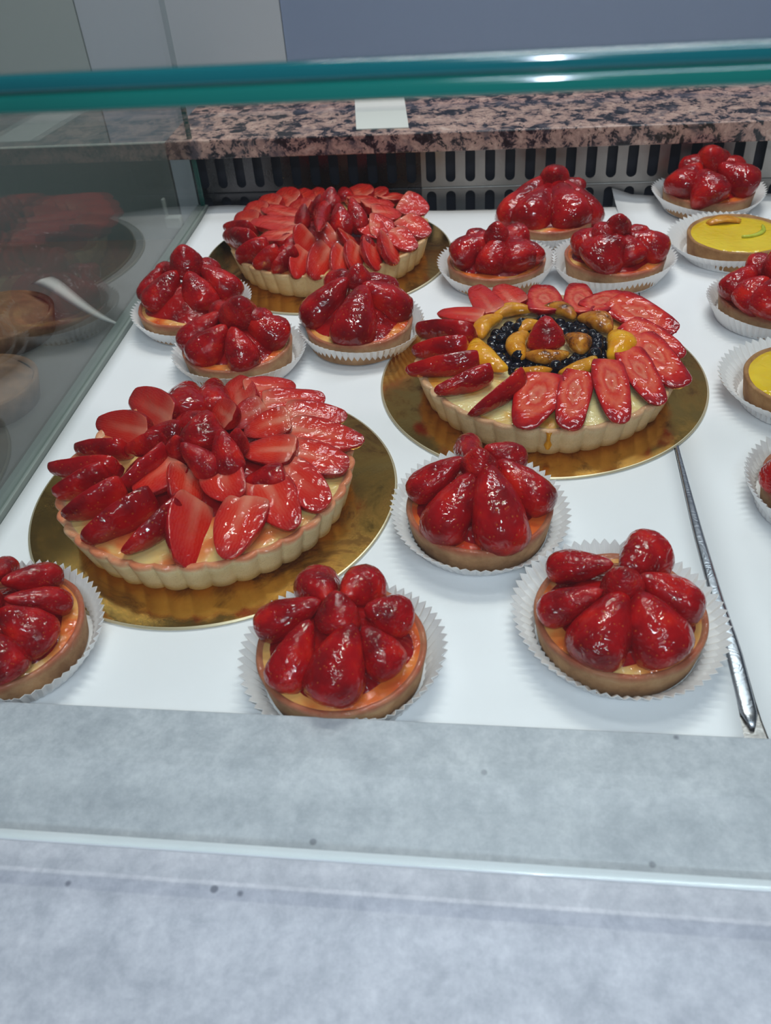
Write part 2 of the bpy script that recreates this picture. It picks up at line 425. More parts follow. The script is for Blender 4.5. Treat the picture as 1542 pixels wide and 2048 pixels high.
TART_C_OUTER = [
    (-0.2718, 0.8475, 0.0340, -0.2405, 0.8568, 0.0400, 0.0226, 'back'),
    (-0.2489, 0.8272, 0.0340, -0.2267, 0.8403, 0.0400, 0.0197, 'back'),
    (-0.2283, 0.8189, 0.0340, -0.2111, 0.8397, 0.0400, 0.0207, 'back'),
    (-0.2037, 0.8051, 0.0340, -0.2005, 0.8471, 0.0400, 0.0194, 'right'),
    (-0.1857, 0.8063, 0.0340, -0.1753, 0.8500, 0.0400, 0.0239, 'right'),
    (-0.1613, 0.8092, 0.0340, -0.1590, 0.8492, 0.0400, 0.0193, 'right'),
    (-0.1462, 0.8197, 0.0340, -0.1456, 0.8566, 0.0400, 0.0206, 'right'),
    (-0.1240, 0.8208, 0.0340, -0.1311, 0.8640, 0.0400, 0.0206, 'right'),
    (-0.1063, 0.8333, 0.0340, -0.1144, 0.8754, 0.0400, 0.0219, 'right'),
    (-0.0900, 0.8645, 0.0310, -0.1116, 0.8897, 0.0400, 0.0236, 'up'),
    (-0.0765, 0.9007, 0.0310, -0.1023, 0.9215, 0.0400, 0.0243, 'up'),
    (-0.0819, 0.9653, 0.0310, -0.1087, 0.9725, 0.0400, 0.0282, 'up'),
    (-0.1142, 1.0080, 0.0340, -0.1282, 0.9810, 0.0400, 0.0224, 'up'),
    (-0.1477, 1.0334, 0.0340, -0.1419, 0.9868, 0.0400, 0.0254, 'front'),
    (-0.1736, 1.0431, 0.0340, -0.1594, 0.9904, 0.0400, 0.0283, 'front'),
    (-0.1870, 1.0399, 0.0340, -0.1773, 0.9966, 0.0400, 0.0189, 'skin'),
    (-0.2232, 1.0362, 0.0340, -0.2098, 0.9840, 0.0400, 0.0203, 'front'),
    (-0.2402, 1.0364, 0.0340, -0.2235, 0.9751, 0.0400, 0.0243, 'front'),
    (-0.2653, 1.0340, 0.0340, -0.2384, 0.9834, 0.0400, 0.0231, 'front'),
    (-0.2833, 1.0094, 0.0340, -0.2554, 0.9723, 0.0400, 0.0202, 'front'),
    (-0.2950, 0.9877, 0.0340, -0.2668, 0.9540, 0.0400, 0.0199, 'front'),
    (-0.3005, 0.9568, 0.0340, -0.2701, 0.9265, 0.0400, 0.0194, 'front'),
    (-0.3038, 0.9248, 0.0340, -0.2679, 0.9086, 0.0400, 0.0165, 'back'),
    (-0.2959, 0.8981, 0.0340, -0.2548, 0.8738, 0.0400, 0.0246, 'back'),
]
TART_C_INNER = [
    (-0.2662, 0.9609, 0.0410, -0.2209, 0.9156, 0.0470, 0.0204, 'up'),
    (-0.2694, 0.9240, 0.0410, -0.2168, 0.8935, 0.0470, 0.0236, 'up'),
    (-0.2514, 0.8839, 0.0410, -0.2181, 0.8724, 0.0470, 0.0265, 'up'),
    (-0.2233, 0.8498, 0.0410, -0.2181, 0.8724, 0.0470, 0.0225, 'skin'),
    (-0.2066, 0.8531, 0.0410, -0.1970, 0.8714, 0.0470, 0.0259, 'right'),
    (-0.1854, 0.8601, 0.0410, -0.1708, 0.8700, 0.0470, 0.0294, 'right'),
    (-0.1486, 0.8545, 0.0410, -0.1592, 0.8736, 0.0470, 0.0199, 'right'),
    (-0.1293, 0.8636, 0.0410, -0.1404, 0.8604, 0.0470, 0.0198, 'skin'),
    (-0.1119, 0.8937, 0.0410, -0.1336, 0.8890, 0.0470, 0.0263, 'up'),
    (-0.1219, 0.8734, 0.0410, -0.1416, 0.8980, 0.0470, 0.0226, 'up'),
    (-0.1087, 0.9328, 0.0410, -0.1341, 0.9239, 0.0470, 0.0247, 'up'),
    (-0.1207, 0.9636, 0.0410, -0.1435, 0.9427, 0.0470, 0.0228, 'up'),
    (-0.1431, 0.9818, 0.0410, -0.1601, 0.9578, 0.0470, 0.0232, 'up'),
    (-0.2378, 0.9711, 0.0410, -0.2149, 0.9425, 0.0470, 0.0206, 'front'),
]
TART_C_TOP = [
    (-0.1862, 0.9551, 0.0660, -0.1872, 0.9429, 0.0480, 0.0259, 'whole'),
    (-0.1706, 0.9051, 0.0660, -0.1650, 0.8841, 0.0480, 0.0255, 'whole'),
    (-0.1601, 0.9180, 0.0660, -0.1483, 0.8960, 0.0480, 0.0218, 'whole'),
    (-0.1797, 0.8379, 0.0660, -0.1931, 0.9341, 0.0480, 0.0215, 'whole'),
    (-0.2062, 0.9074, 0.0660, -0.2106, 0.8994, 0.0480, 0.0180, 'whole'),
    (-0.1947, 0.9342, 0.0660, -0.2005, 0.9345, 0.0480, 0.0164, 'whole'),
]
TART_B_OUTER = [
    (0.0234, 0.5442, 0.0340, 0.0379, 0.6042, 0.0400, 0.0322, 'slice'),
    (0.0534, 0.5446, 0.0340, 0.0648, 0.6074, 0.0400, 0.0236, 'slice'),
    (0.0911, 0.5536, 0.0340, 0.0884, 0.6241, 0.0400, 0.0259, 'slice'),
    (0.1221, 0.5775, 0.0340, 0.1067, 0.6430, 0.0400, 0.0239, 'slice'),
    (0.1420, 0.6024, 0.0340, 0.1188, 0.6645, 0.0400, 0.0265, 'slice'),
    (0.1502, 0.6476, 0.0340, 0.1121, 0.6872, 0.0400, 0.0226, 'slice'),
    (0.1475, 0.6861, 0.0340, 0.1040, 0.7296, 0.0400, 0.0277, 'slice'),
    (0.1111, 0.7585, 0.0340, 0.0819, 0.7176, 0.0400, 0.0232, 'slice'),
    (0.0753, 0.7752, 0.0340, 0.0721, 0.7137, 0.0400, 0.0254, 'slice'),
    (0.0425, 0.7730, 0.0340, 0.0424, 0.7164, 0.0400, 0.0296, 'slice'),
    (0.0012, 0.7742, 0.0340, 0.0152, 0.7275, 0.0400, 0.0223, 'front'),
    (-0.0228, 0.7712, 0.0340, -0.0044, 0.7154, 0.0400, 0.0190, 'front'),
    (-0.0507, 0.7202, 0.0340, -0.0158, 0.7012, 0.0400, 0.0143, 'up'),
    (-0.0684, 0.6931, 0.0340, -0.0208, 0.6738, 0.0400, 0.0198, 'back'),
    (-0.0692, 0.6547, 0.0340, -0.0267, 0.6532, 0.0400, 0.0172, 'back'),
    (-0.0714, 0.6243, 0.0340, -0.0178, 0.6316, 0.0400, 0.0139, 'back'),
    (-0.0461, 0.5909, 0.0340, -0.0074, 0.6092, 0.0400, 0.0153, 'back'),
    (-0.0188, 0.5614, 0.0340, 0.0149, 0.6042, 0.0400, 0.0167, 'back'),
]
TART_B_APRICOT = [
    (-0.0170, 0.6734, 0.0370, -0.0004, 0.7086, 0.0370, 0.0140, 'o'),
    (-0.0033, 0.7128, 0.0370, 0.0300, 0.7224, 0.0370, 0.0123, 'o'),
    (0.0429, 0.7263, 0.0370, 0.0691, 0.7073, 0.0370, 0.0134, 'b'),
    (0.0738, 0.7072, 0.0370, 0.0982, 0.6833, 0.0370, 0.0171, 'b'),
    (0.1032, 0.6775, 0.0370, 0.0976, 0.6359, 0.0370, 0.0193, 'y'),
    (0.0531, 0.6107, 0.0370, 0.0825, 0.6343, 0.0370, 0.0115, 'o'),
    (0.0164, 0.6141, 0.0370, 0.0437, 0.6157, 0.0370, 0.0091, 'o'),
    (-0.0224, 0.6640, 0.0370, 0.0032, 0.6158, 0.0370, 0.0179, 'y'),
    (0.0207, 0.6786, 0.0370, 0.0166, 0.6364, 0.0370, 0.0144, 'o'),
    (0.0189, 0.6825, 0.0370, 0.0371, 0.6959, 0.0370, 0.0100, 'o'),
    (0.0229, 0.6381, 0.0370, 0.0589, 0.6397, 0.0370, 0.0122, 'b'),
    (0.0615, 0.6724, 0.0370, 0.0727, 0.6466, 0.0370, 0.0164, 'b'),
]
TART_B_TOP = [
    (0.0388, 0.6648, 0.0600, 0.0408, 0.6562, 0.0400, 0.0315, 'whole'),
]
TARTLETS = {
    'T4': ((-0.0100, 0.4650), [
        (-0.0323, 0.4347, 0.0300, -0.0176, 0.4609, 0.0480, 0.0320),
        (0.0054, 0.4307, 0.0300, -0.0013, 0.4658, 0.0500, 0.0344),
        (-0.0485, 0.4692, 0.0340, -0.0253, 0.4783, 0.0500, 0.0217),
        (0.0288, 0.4623, 0.0320, 0.0065, 0.4771, 0.0480, 0.0259),
        (0.0141, 0.5004, 0.0360, -0.0043, 0.4975, 0.0460, 0.0206),
        (-0.0193, 0.5084, 0.0400, -0.0139, 0.4818, 0.0520, 0.0188),
        (-0.0101, 0.4725, 0.0480, -0.0110, 0.4726, 0.0600, 0.0232),
    ]),
    'T6': ((0.0760, 0.3670), [
        (0.0590, 0.3333, 0.0300, 0.0713, 0.3548, 0.0480, 0.0329),
        (0.0956, 0.3363, 0.0300, 0.0824, 0.3540, 0.0480, 0.0333),
        (0.0372, 0.3572, 0.0340, 0.0593, 0.3583, 0.0480, 0.0219),
        (0.1102, 0.3644, 0.0340, 0.0878, 0.3676, 0.0480, 0.0251),
        (0.0435, 0.3909, 0.0360, 0.0674, 0.3844, 0.0460, 0.0202),
        (0.0944, 0.3990, 0.0400, 0.0781, 0.3834, 0.0460, 0.0291),
        (0.0744, 0.3650, 0.0460, 0.0724, 0.3625, 0.0580, 0.0224),
    ]),
    'T5': ((-0.0880, 0.3330), [
        (-0.0871, 0.2992, 0.0300, -0.0795, 0.3227, 0.0480, 0.0325),
        (-0.1139, 0.3054, 0.0300, -0.1054, 0.3264, 0.0460, 0.0237),
        (-0.0591, 0.3161, 0.0300, -0.0705, 0.3239, 0.0460, 0.0235),
        (-0.0548, 0.3470, 0.0340, -0.0706, 0.3425, 0.0440, 0.0235),
        (-0.0774, 0.3720, 0.0340, -0.0868, 0.3549, 0.0440, 0.0252),
        (-0.1102, 0.3742, 0.0340, -0.0954, 0.3523, 0.0440, 0.0264),
        (-0.1282, 0.3393, 0.0340, -0.1035, 0.3435, 0.0460, 0.0222),
        (-0.0875, 0.3321, 0.0440, -0.0890, 0.3400, 0.0560, 0.0253),
    ]),
    'T7': ((-0.3032, 0.3364), [
        (-0.2851, 0.3707, 0.0340, -0.2980, 0.3536, 0.0480, 0.0195),
        (-0.2719, 0.3517, 0.0320, -0.2885, 0.3382, 0.0480, 0.0190),
        (-0.2719, 0.3245, 0.0300, -0.2880, 0.3263, 0.0480, 0.0275),
        (-0.2820, 0.3015, 0.0300, -0.2917, 0.3108, 0.0480, 0.0265),
        (-0.3143, 0.3765, 0.0360, -0.3118, 0.3605, 0.0440, 0.0152),
        (-0.3228, 0.3282, 0.0320, -0.2978, 0.3240, 0.0500, 0.0267),
        (-0.3040, 0.3351, 0.0480, -0.3000, 0.3338, 0.0580, 0.0195),
        (-0.3384, 0.3633, 0.0340, -0.3142, 0.3481, 0.0460, 0.0244),
    ]),
    'T1': ((-0.3050, 0.7680), [
        (-0.3276, 0.7628, 0.0300, -0.3160, 0.7741, 0.0500, 0.0359),
        (-0.2907, 0.7598, 0.0300, -0.2988, 0.7713, 0.0500, 0.0332),
        (-0.2686, 0.7788, 0.0320, -0.2866, 0.7865, 0.0500, 0.0304),
        (-0.3453, 0.7726, 0.0340, -0.3355, 0.7837, 0.0500, 0.0236),
        (-0.3403, 0.8031, 0.0420, -0.3235, 0.7923, 0.0500, 0.0197),
        (-0.3077, 0.7917, 0.0500, -0.3068, 0.7903, 0.0570, 0.0320),
        (-0.2911, 0.8033, 0.0400, -0.2941, 0.7913, 0.0500, 0.0258),
    ]),
    'T2': ((-0.2360, 0.6870), [
        (-0.2571, 0.6648, 0.0300, -0.2434, 0.6721, 0.0480, 0.0308),
        (-0.2225, 0.6558, 0.0300, -0.2305, 0.6647, 0.0480, 0.0274),
        (-0.2066, 0.6895, 0.0320, -0.2191, 0.6864, 0.0480, 0.0339),
        (-0.2735, 0.6832, 0.0340, -0.2528, 0.6945, 0.0480, 0.0249),
        (-0.2321, 0.6941, 0.0480, -0.2307, 0.6902, 0.0560, 0.0312),
        (-0.2528, 0.7059, 0.0440, -0.2459, 0.6982, 0.0500, 0.0212),
        (-0.2132, 0.6955, 0.0400, -0.2196, 0.6901, 0.0500, 0.0245),
    ]),
    'T3': ((-0.1290, 0.7300), [
        (-0.1300, 0.7032, 0.0300, -0.1242, 0.7305, 0.0520, 0.0375),
        (-0.1643, 0.7306, 0.0300, -0.1435, 0.7473, 0.0520, 0.0369),
        (-0.1007, 0.7411, 0.0300, -0.1196, 0.7384, 0.0520, 0.0369),
        (-0.1070, 0.7683, 0.0360, -0.1222, 0.7592, 0.0520, 0.0299),
        (-0.1553, 0.7682, 0.0420, -0.1453, 0.7600, 0.0520, 0.0260),
        (-0.1314, 0.7552, 0.0500, -0.1305, 0.7554, 0.0600, 0.0235),
    ]),
    'T8': ((0.0560, 0.9680), [
        (0.0188, 0.9635, 0.0320, 0.0479, 0.9972, 0.0520, 0.0329),
        (0.0392, 0.9517, 0.0300, 0.0511, 0.9835, 0.0520, 0.0430),
        (0.0740, 0.9527, 0.0300, 0.0619, 0.9826, 0.0520, 0.0457),
        (0.0911, 0.9621, 0.0320, 0.0698, 0.9955, 0.0520, 0.0317),
        (0.0604, 1.0017, 0.0500, 0.0583, 0.9946, 0.0600, 0.0325),
        (0.0334, 0.9838, 0.0400, 0.0453, 0.9893, 0.0500, 0.0267),
        (0.0851, 0.9933, 0.0400, 0.0747, 0.9938, 0.0500, 0.0270),
    ]),
    'T9': ((-0.0020, 0.8570), [
        (-0.0357, 0.8483, 0.0320, -0.0113, 0.8535, 0.0480, 0.0355),
        (-0.0063, 0.8308, 0.0300, -0.0024, 0.8538, 0.0500, 0.0302),
        (0.0201, 0.8349, 0.0300, 0.0108, 0.8524, 0.0480, 0.0397),
        (0.0343, 0.8402, 0.0320, 0.0241, 0.8511, 0.0460, 0.0258),
        (-0.0024, 0.8531, 0.0480, -0.0025, 0.8525, 0.0540, 0.0247),
        (-0.0238, 0.8645, 0.0400, -0.0114, 0.8589, 0.0480, 0.0263),
        (0.0178, 0.8707, 0.0400, 0.0064, 0.8580, 0.0480, 0.0289),
    ]),
    'T10': ((0.1180, 0.8640), [
        (0.1170, 0.8574, 0.0550, 0.1159, 0.8544, 0.0630, 0.0226),
        (0.0860, 0.8642, 0.0320, 0.1074, 0.8645, 0.0500, 0.0313),
        (0.0995, 0.8369, 0.0300, 0.1142, 0.8421, 0.0480, 0.0423),
        (0.1298, 0.8408, 0.0300, 0.1209, 0.8477, 0.0500, 0.0320),
        (0.1559, 0.8558, 0.0320, 0.1306, 0.8572, 0.0480, 0.0314),
        (0.1387, 0.8648, 0.0400, 0.1240, 0.8582, 0.0500, 0.0266),
        (0.1030, 0.8572, 0.0440, 0.1127, 0.8540, 0.0520, 0.0286),
    ]),
    'T11': ((0.2380, 1.0330), [
        (0.2327, 0.9930, 0.0300, 0.2225, 1.0105, 0.0520, 0.0415),
        (0.1973, 1.0133, 0.0320, 0.2211, 1.0316, 0.0520, 0.0391),
        (0.2731, 1.0212, 0.0320, 0.2471, 1.0294, 0.0520, 0.0428),
        (0.2416, 1.0472, 0.0460, 0.2386, 1.0399, 0.0560, 0.0375),
        (0.2634, 1.0412, 0.0400, 0.2436, 1.0368, 0.0520, 0.0346),
        (0.2177, 1.0464, 0.0420, 0.2270, 1.0382, 0.0520, 0.0316),
    ]),
    'T13': ((0.2545, 0.7700), [
        (0.2120, 0.7629, 0.0320, 0.2291, 0.7742, 0.0500, 0.0290),
        (0.2234, 0.7450, 0.0300, 0.2367, 0.7473, 0.0500, 0.0330),
        (0.2341, 0.7241, 0.0300, 0.2441, 0.7385, 0.0500, 0.0368),
        (0.2371, 0.7864, 0.0420, 0.2487, 0.7783, 0.0520, 0.0298),
        (0.2637, 0.7399, 0.0300, 0.2570, 0.7466, 0.0500, 0.0377),
        (0.2814, 0.7700, 0.0340, 0.2611, 0.7640, 0.0500, 0.0344),
        (0.2546, 0.7687, 0.0500, 0.2531, 0.7697, 0.0580, 0.0338),
    ]),
    'T15': ((0.2347, 0.4933), [
        (0.1891, 0.4891, 0.0300, 0.1936, 0.4877, 0.0500, 0.0248),
        (0.1958, 0.4658, 0.0300, 0.1986, 0.4734, 0.0500, 0.0274),
        (0.2024, 0.5036, 0.0400, 0.2061, 0.4928, 0.0500, 0.0268),
        (0.2205, 0.4756, 0.0300, 0.2082, 0.4736, 0.0500, 0.0281),
        (0.2059, 0.4807, 0.0500, 0.2043, 0.4820, 0.0580, 0.0275),
    ]),
}

# ------------------------------------------------------------------ the display case and what stands behind it
def structure(name, bm, mat, loc=None):
    return tag(from_bm(name, bm, [mat], loc=loc, smooth=False), kind='structure')
structure('wall_right', box_bm(-.300, 1.4, 1.322, 1.34, -.25, .62), M['panel_blue'])
structure('wall_back', box_bm(-.588, -.301, 1.318, 1.34, -.25, .62), M['panel_white'])
structure('wall_left', box_bm(-1.5, -.590, 1.318, 1.34, -.25, .62), M['panel_grey'])

# stainless deck the paper lies on
deck = from_bm('steel_deck', box_bm(-.372, .80, .2842, 1.052, -.006, -.0014, .0005), [M['steel']], smooth=False)
tag(deck, 'stainless steel deck of the display case under the white paper sheets', 'shelf')
# steel tray rim lying in the gap between the sheets
def strip_bm(pts, h):
    """pts: (x centre, y, half width, z); a domed strip along y"""
    bm = bmesh.new(); rows = []; K = 8
    for (x, y, w, z) in pts:
        row = []
        for k in range(K+1):
            u = -1+2*k/K
            row.append(bm.verts.new((x+u*w, y, z+h*(1-u*u)**.5*.6+h*.4 if abs(u) < 1 else z)))
        for k in range(K, -1, -2):
            u = -1+2*k/K; row.append(bm.verts.new((x+u*w*.98, y, z-.0006)))
        rows.append(row)
    n = len(rows[0])
    for a, b in zip(rows, rows[1:]):
        for i in range(n): bm.faces.new((a[i], a[(i+1) % n], b[(i+1) % n], b[i]))
    bm.faces.new(rows[0]); bm.faces.new(rows[-1][::-1])
    return bm
ts = []
for i in range(31):
    y = .3045 + .315*i/30
    w = interp([(.30, .0050), (.36, .0049), (.40, .0042), (.467, .0034), (.556, .0018), (.70, .0016)], y)
    xc = interp([(.30, .1439), (.36, .1440), (.40, .1420), (.467, .1403), (.556, .1400), (.70, .1400)], y)
    if y < .318: w *= math.sqrt(max(.03, 1-((.318-y)/.0140)**2))
    ts.append((xc, y, w, .0001))
rim = from_bm('tray_rim', strip_bm(ts, .0014), [M['steel_edge']])
tag(rim, 'long scratched steel rim showing in the gap between the two paper sheets', 'metal strip')

def sheet_bm(outline_fn, nx, ny, th=.0006):
    bm = bmesh.new(); top = []; bot = []
    for i in range(nx+1):
        ct, cb = [], []
        for j in range(ny+1):
            x, y, z = outline_fn(i/nx, j/ny)
            ct.append(bm.verts.new((x, y, z))); cb.append(bm.verts.new((x, y, z-th)))
        top.append(ct); bot.append(cb)
    for i in range(nx):
        for j in range(ny):
            bm.faces.new((top[i][j], top[i+1][j], top[i+1][j+1], top[i][j+1]))
            bm.faces.new((bot[i][j], bot[i][j+1], bot[i+1][j+1], bot[i+1][j]))
    for i in range(nx):
        bm.faces.new((top[i][0], bot[i][0], bot[i+1][0], top[i+1][0])); bm.faces.new((top[i][ny], top[i+1][ny], bot[i+1][ny], bot[i][ny]))
    for j in range(ny):
        bm.faces.new((top[0][j], top[0][j+1], bot[0][j+1], bot[0][j])); bm.faces.new((top[nx][j], bot[nx][j], bot[nx][j+1], top[nx][j+1]))
    return bm
def left_sheet(u, v):
    back = interp([(0, 1.072), (.12, 1.070), (.28, 1.058), (.6, 1.046), (1, 1.045)], u)
    y = .2842 + (back-.2842)*v
    right = interp([(.288, .1378), (.33, .1392), (.36, .1392), (.40, .1378), (.467, .1368), (.56, .1378), (.70, .1395), (1.1, .1395)], y)
    x = -.370 + (right+.370)*u
    z = -.0001 + .004*math.exp(-((x+.34)/.05)**2)*max(0, (y-1.02)/.05)**2
    return (x, y, z)
def right_sheet(u, v):
    y = .2842 + (1.075-.2842)*v
    left = interp([(.28, .1530), (.315, .1494), (.36, .1489), (.40, .1463), (.467, .1438), (.56, .1418), (.70, .1405), (1.0, .1410), (1.08, .1340)], y)
    x = left + (.62-left)*u
    z = .0000 + .012*max(0, (y-1.01)/.065)**1.5*math.exp(-max(0, (x-.134)/.020))
    return (x, y, z)
tag(from_bm('paper_sheet', sheet_bm(left_sheet, 40, 60), [M['sheet']]),
    'white baking paper sheet on the left, under the three large strawberry tarts', 'paper sheet')
tag(from_bm('paper_sheet', sheet_bm(right_sheet, 20, 60), [M['sheet']]),
    'white baking paper sheet on the right with its far corner lifted, under the lemon tartlets', 'paper sheet')

# laminate sill in front
tag(from_bm('laminate_sill', box_bm(-1.1, 1.0, .08, .2835, -.030, .0210, .0008), [M['laminate']], smooth=False),
    'grey stone-look laminate sill along the front of the case', 'counter sill')

# slotted steel grille at the back
def grille_bm(x0, n, pitch, rows, y, th=.0016, sw=.0060):
    """n slots from x0; rows: (z0, z1, slot z0, slot z1)"""
    bm = bmesh.new()
    for (z0, z1, s0, s1) in rows:
        for k in range(n):
            xc = x0 + pitch*(k+.5); hw = pitch/2
            pts = []
            for i in range(13): a = PI*i/12; pts.append((xc+sw*math.cos(a), s1-sw+sw*math.sin(a)))
            for i in range(13): a = PI+PI*i/12; pts.append((xc+sw*math.cos(a), s0+sw+sw*math.sin(a)))
            zc = (z0+z1)/2
            inner = []; outer = []; n_ = len(pts)
            for i, (px, pz) in enumerate(pts):
                f = i/12 if i < 13 else (i-13)/12
                # walk round the cell rectangle alongside the slot
                if i < 13: ox, oz = (xc+hw, z1) if f < .25 else (xc-hw, z1) if f > .75 else (xc+hw-(f-.25)*2*2*hw, z1)
                else: ox, oz = (xc-hw, z0) if f < .25 else (xc+hw, z0) if f > .75 else (xc-hw+(f-.25)*2*2*hw, z0)
                inner.append(bm.verts.new((px, y, pz))); outer.append(bm.verts.new((ox, y, oz)))
            inb = [bm.verts.new((v.co.x, y+th, v.co.z)) for v in inner]
            for i in range(n_):
                j = (i+1) % n_
                if (outer[i].co-outer[j].co).length > 1e-6: bm.faces.new((inner[i], inner[j], outer[j], outer[i]))
                else: bm.faces.new((inner[i], inner[j], outer[i]))
                bm.faces.new((inner[j], inner[i], inb[i], inb[j]))
    bmesh.ops.remove_doubles(bm, verts=bm.verts, dist=1e-6)
    return bm
gr = thing('back_grille', 'slotted steel ventilation grille along the back under the granite ledge', 'grille', (0, 1.08, -.03))
rows_ = [(.0165, .0652, .0225, .0628), (-.075, .0150, -.06, .0115)]
P = .0240
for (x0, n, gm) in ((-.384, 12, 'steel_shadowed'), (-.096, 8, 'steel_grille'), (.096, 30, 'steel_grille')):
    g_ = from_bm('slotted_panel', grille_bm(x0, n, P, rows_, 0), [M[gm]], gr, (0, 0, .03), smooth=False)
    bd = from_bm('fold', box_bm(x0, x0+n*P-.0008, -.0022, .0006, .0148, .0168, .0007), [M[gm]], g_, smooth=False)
tag(from_bm('duct_back', box_bm(-.39, .84, .012, .020, -.08, .064), [M['navy']], gr, (0, 0, .03), smooth=False))

# granite ledge with a card on it
tag(from_bm('granite_ledge', box_bm(-.405, 1.2, 1.060, 1.316, .0655, .0880, .0015), [M['granite']], smooth=False),
    'pink and black speckled granite ledge behind the tarts', 'ledge')
bm = bmesh.new()
q = [(-.1905, 1.205), (-.1255, 1.205), (-.1085, 1.078), (-.1715, 1.078)]
a = [bm.verts.new((x, y, .0894)) for x, y in q]; b = [bm.verts.new((x, y, .0882)) for x, y in q]
bm.faces.new(a[::-1]); bm.faces.new(b)
for i in range(4): bm.faces.new((a[i], a[(i+1) % 4], b[(i+1) % 4], b[i]))
tag(from_bm('blank_card', bm, [M['card']], smooth=False), 'small blank white card lying on the granite ledge', 'card')

# glass
FY, FZ, TY, TZ = .190, .041, .2625, .3430
LEANF = math.atan2(TY-FY, TZ-FZ); PL = math.hypot(TY-FY, TZ-FZ)
fp = thing('front_glass_pane', 'clear glass pane leaning in front of the tarts, its bright lower edge above the sill', 'glass pane', (0, FY, FZ))
fp.rotation_euler = (-LEANF, 0, 0)
from_bm('pane', box_bm(-.379, 1.0, 0, .006, .002, PL-.002), [M['glass']], fp, smooth=False)
from_bm('lower_edge', box_bm(-.379, 1.0, 0, .006, 0, .0020, .0009, 3), [M['edge_clear']], fp)
st = thing('top_glass_shelf', 'horizontal clear glass top of the case with a thick green front edge', 'glass shelf', (0, TY-.004, TZ+.0015))
from_bm('pane', box_bm(-.60, 1.0, .004, .46, 0, .0104), [M['glass']], st, smooth=False)
from_bm('front_edge', box_bm(-.60, 1.0, -.0005, .004, .0054, .0104, .0018, 3), [M['teal']], st)
from_bm('front_edge', box_bm(-.60, 1.0, -.0005, .004, -.0004, .0052, .0018, 3), [M['teal_dark']], st)
sg = thing('side_glass_pane', 'clear upright glass side panel at the left mirroring the tarts', 'glass pane', (-.379, .205, .002))
sp = box_bm(0, .006, 0, .862, .003, .3325)
for v in sp.verts:
    if v.co.y < .1: v.co.y = .004 if v.co.z < .1 else .072
from_bm('pane', sp, [M['glass']], sg, smooth=False)
from_bm('rear_edge', box_bm(0, .006, .862, .866, .003, .3325, .0008), [M['teal_dark']], sg)
from_bm('bottom_channel', box_bm(-.006, .0085, 0, .868, -.004, .003, .0008), [M['channel']], sg, smooth=False)

# the neighbouring compartment, dim, seen through the side glass
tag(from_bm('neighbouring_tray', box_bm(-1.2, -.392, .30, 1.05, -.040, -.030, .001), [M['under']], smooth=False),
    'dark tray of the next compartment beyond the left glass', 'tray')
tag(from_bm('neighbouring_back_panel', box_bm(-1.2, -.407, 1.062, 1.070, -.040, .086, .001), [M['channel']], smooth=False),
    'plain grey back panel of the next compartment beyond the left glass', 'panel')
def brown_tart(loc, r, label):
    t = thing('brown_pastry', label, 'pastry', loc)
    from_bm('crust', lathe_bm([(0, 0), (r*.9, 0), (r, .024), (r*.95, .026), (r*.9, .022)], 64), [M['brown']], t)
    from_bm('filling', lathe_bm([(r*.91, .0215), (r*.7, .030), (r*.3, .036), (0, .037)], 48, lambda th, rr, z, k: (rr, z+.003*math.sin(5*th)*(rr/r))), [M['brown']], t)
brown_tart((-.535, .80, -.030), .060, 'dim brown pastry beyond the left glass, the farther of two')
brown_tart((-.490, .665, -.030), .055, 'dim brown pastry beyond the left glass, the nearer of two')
bm = bmesh.new(); rows = []
for i in range(21):
    u = i/20
    cx = -.512 + .124*u; cyy = .868 - .098*u - .010*math.sin(PI*u); cz = -.004 + .020*math.sin(PI*u)*(1-u)+.006*(1-u) + .004*u
    w = .0105*(1-u)**.8 + .0018
    d = Vector((.098, .124, 0)).normalized()
    rows.append([bm.verts.new((cx+d.x*w*a_, cyy+d.y*w*a_, cz+b_)) for a_, b_ in ((-1, 0), (0, .0014), (1, 0), (0, -.0020))])
for a, b in zip(rows, rows[1:]):
    for i in range(4): bm.faces.new((a[i], a[(i+1) % 4], b[(i+1) % 4], b[i]))
bm.faces.new(rows[0]); bm.faces.new(rows[-1])
tag(from_bm('cake_server', bm, [M['white_plastic']]), 'pale curved cake server tapering to a point beyond the left glass', 'cake server')
cl = thing('glass_clip', 'small clear plastic clip by the left glass near the back', 'clip', (-.398, 1.015, 0))
from_bm('clip_body', box_bm(-.010, .010, -.006, .006, 0, .014, .002), [M['plastic']], cl)
from_bm('clip_arm', box_bm(-.010, -.006, -.004, .004, .013, .036, .0015), [M['plastic']], cl)

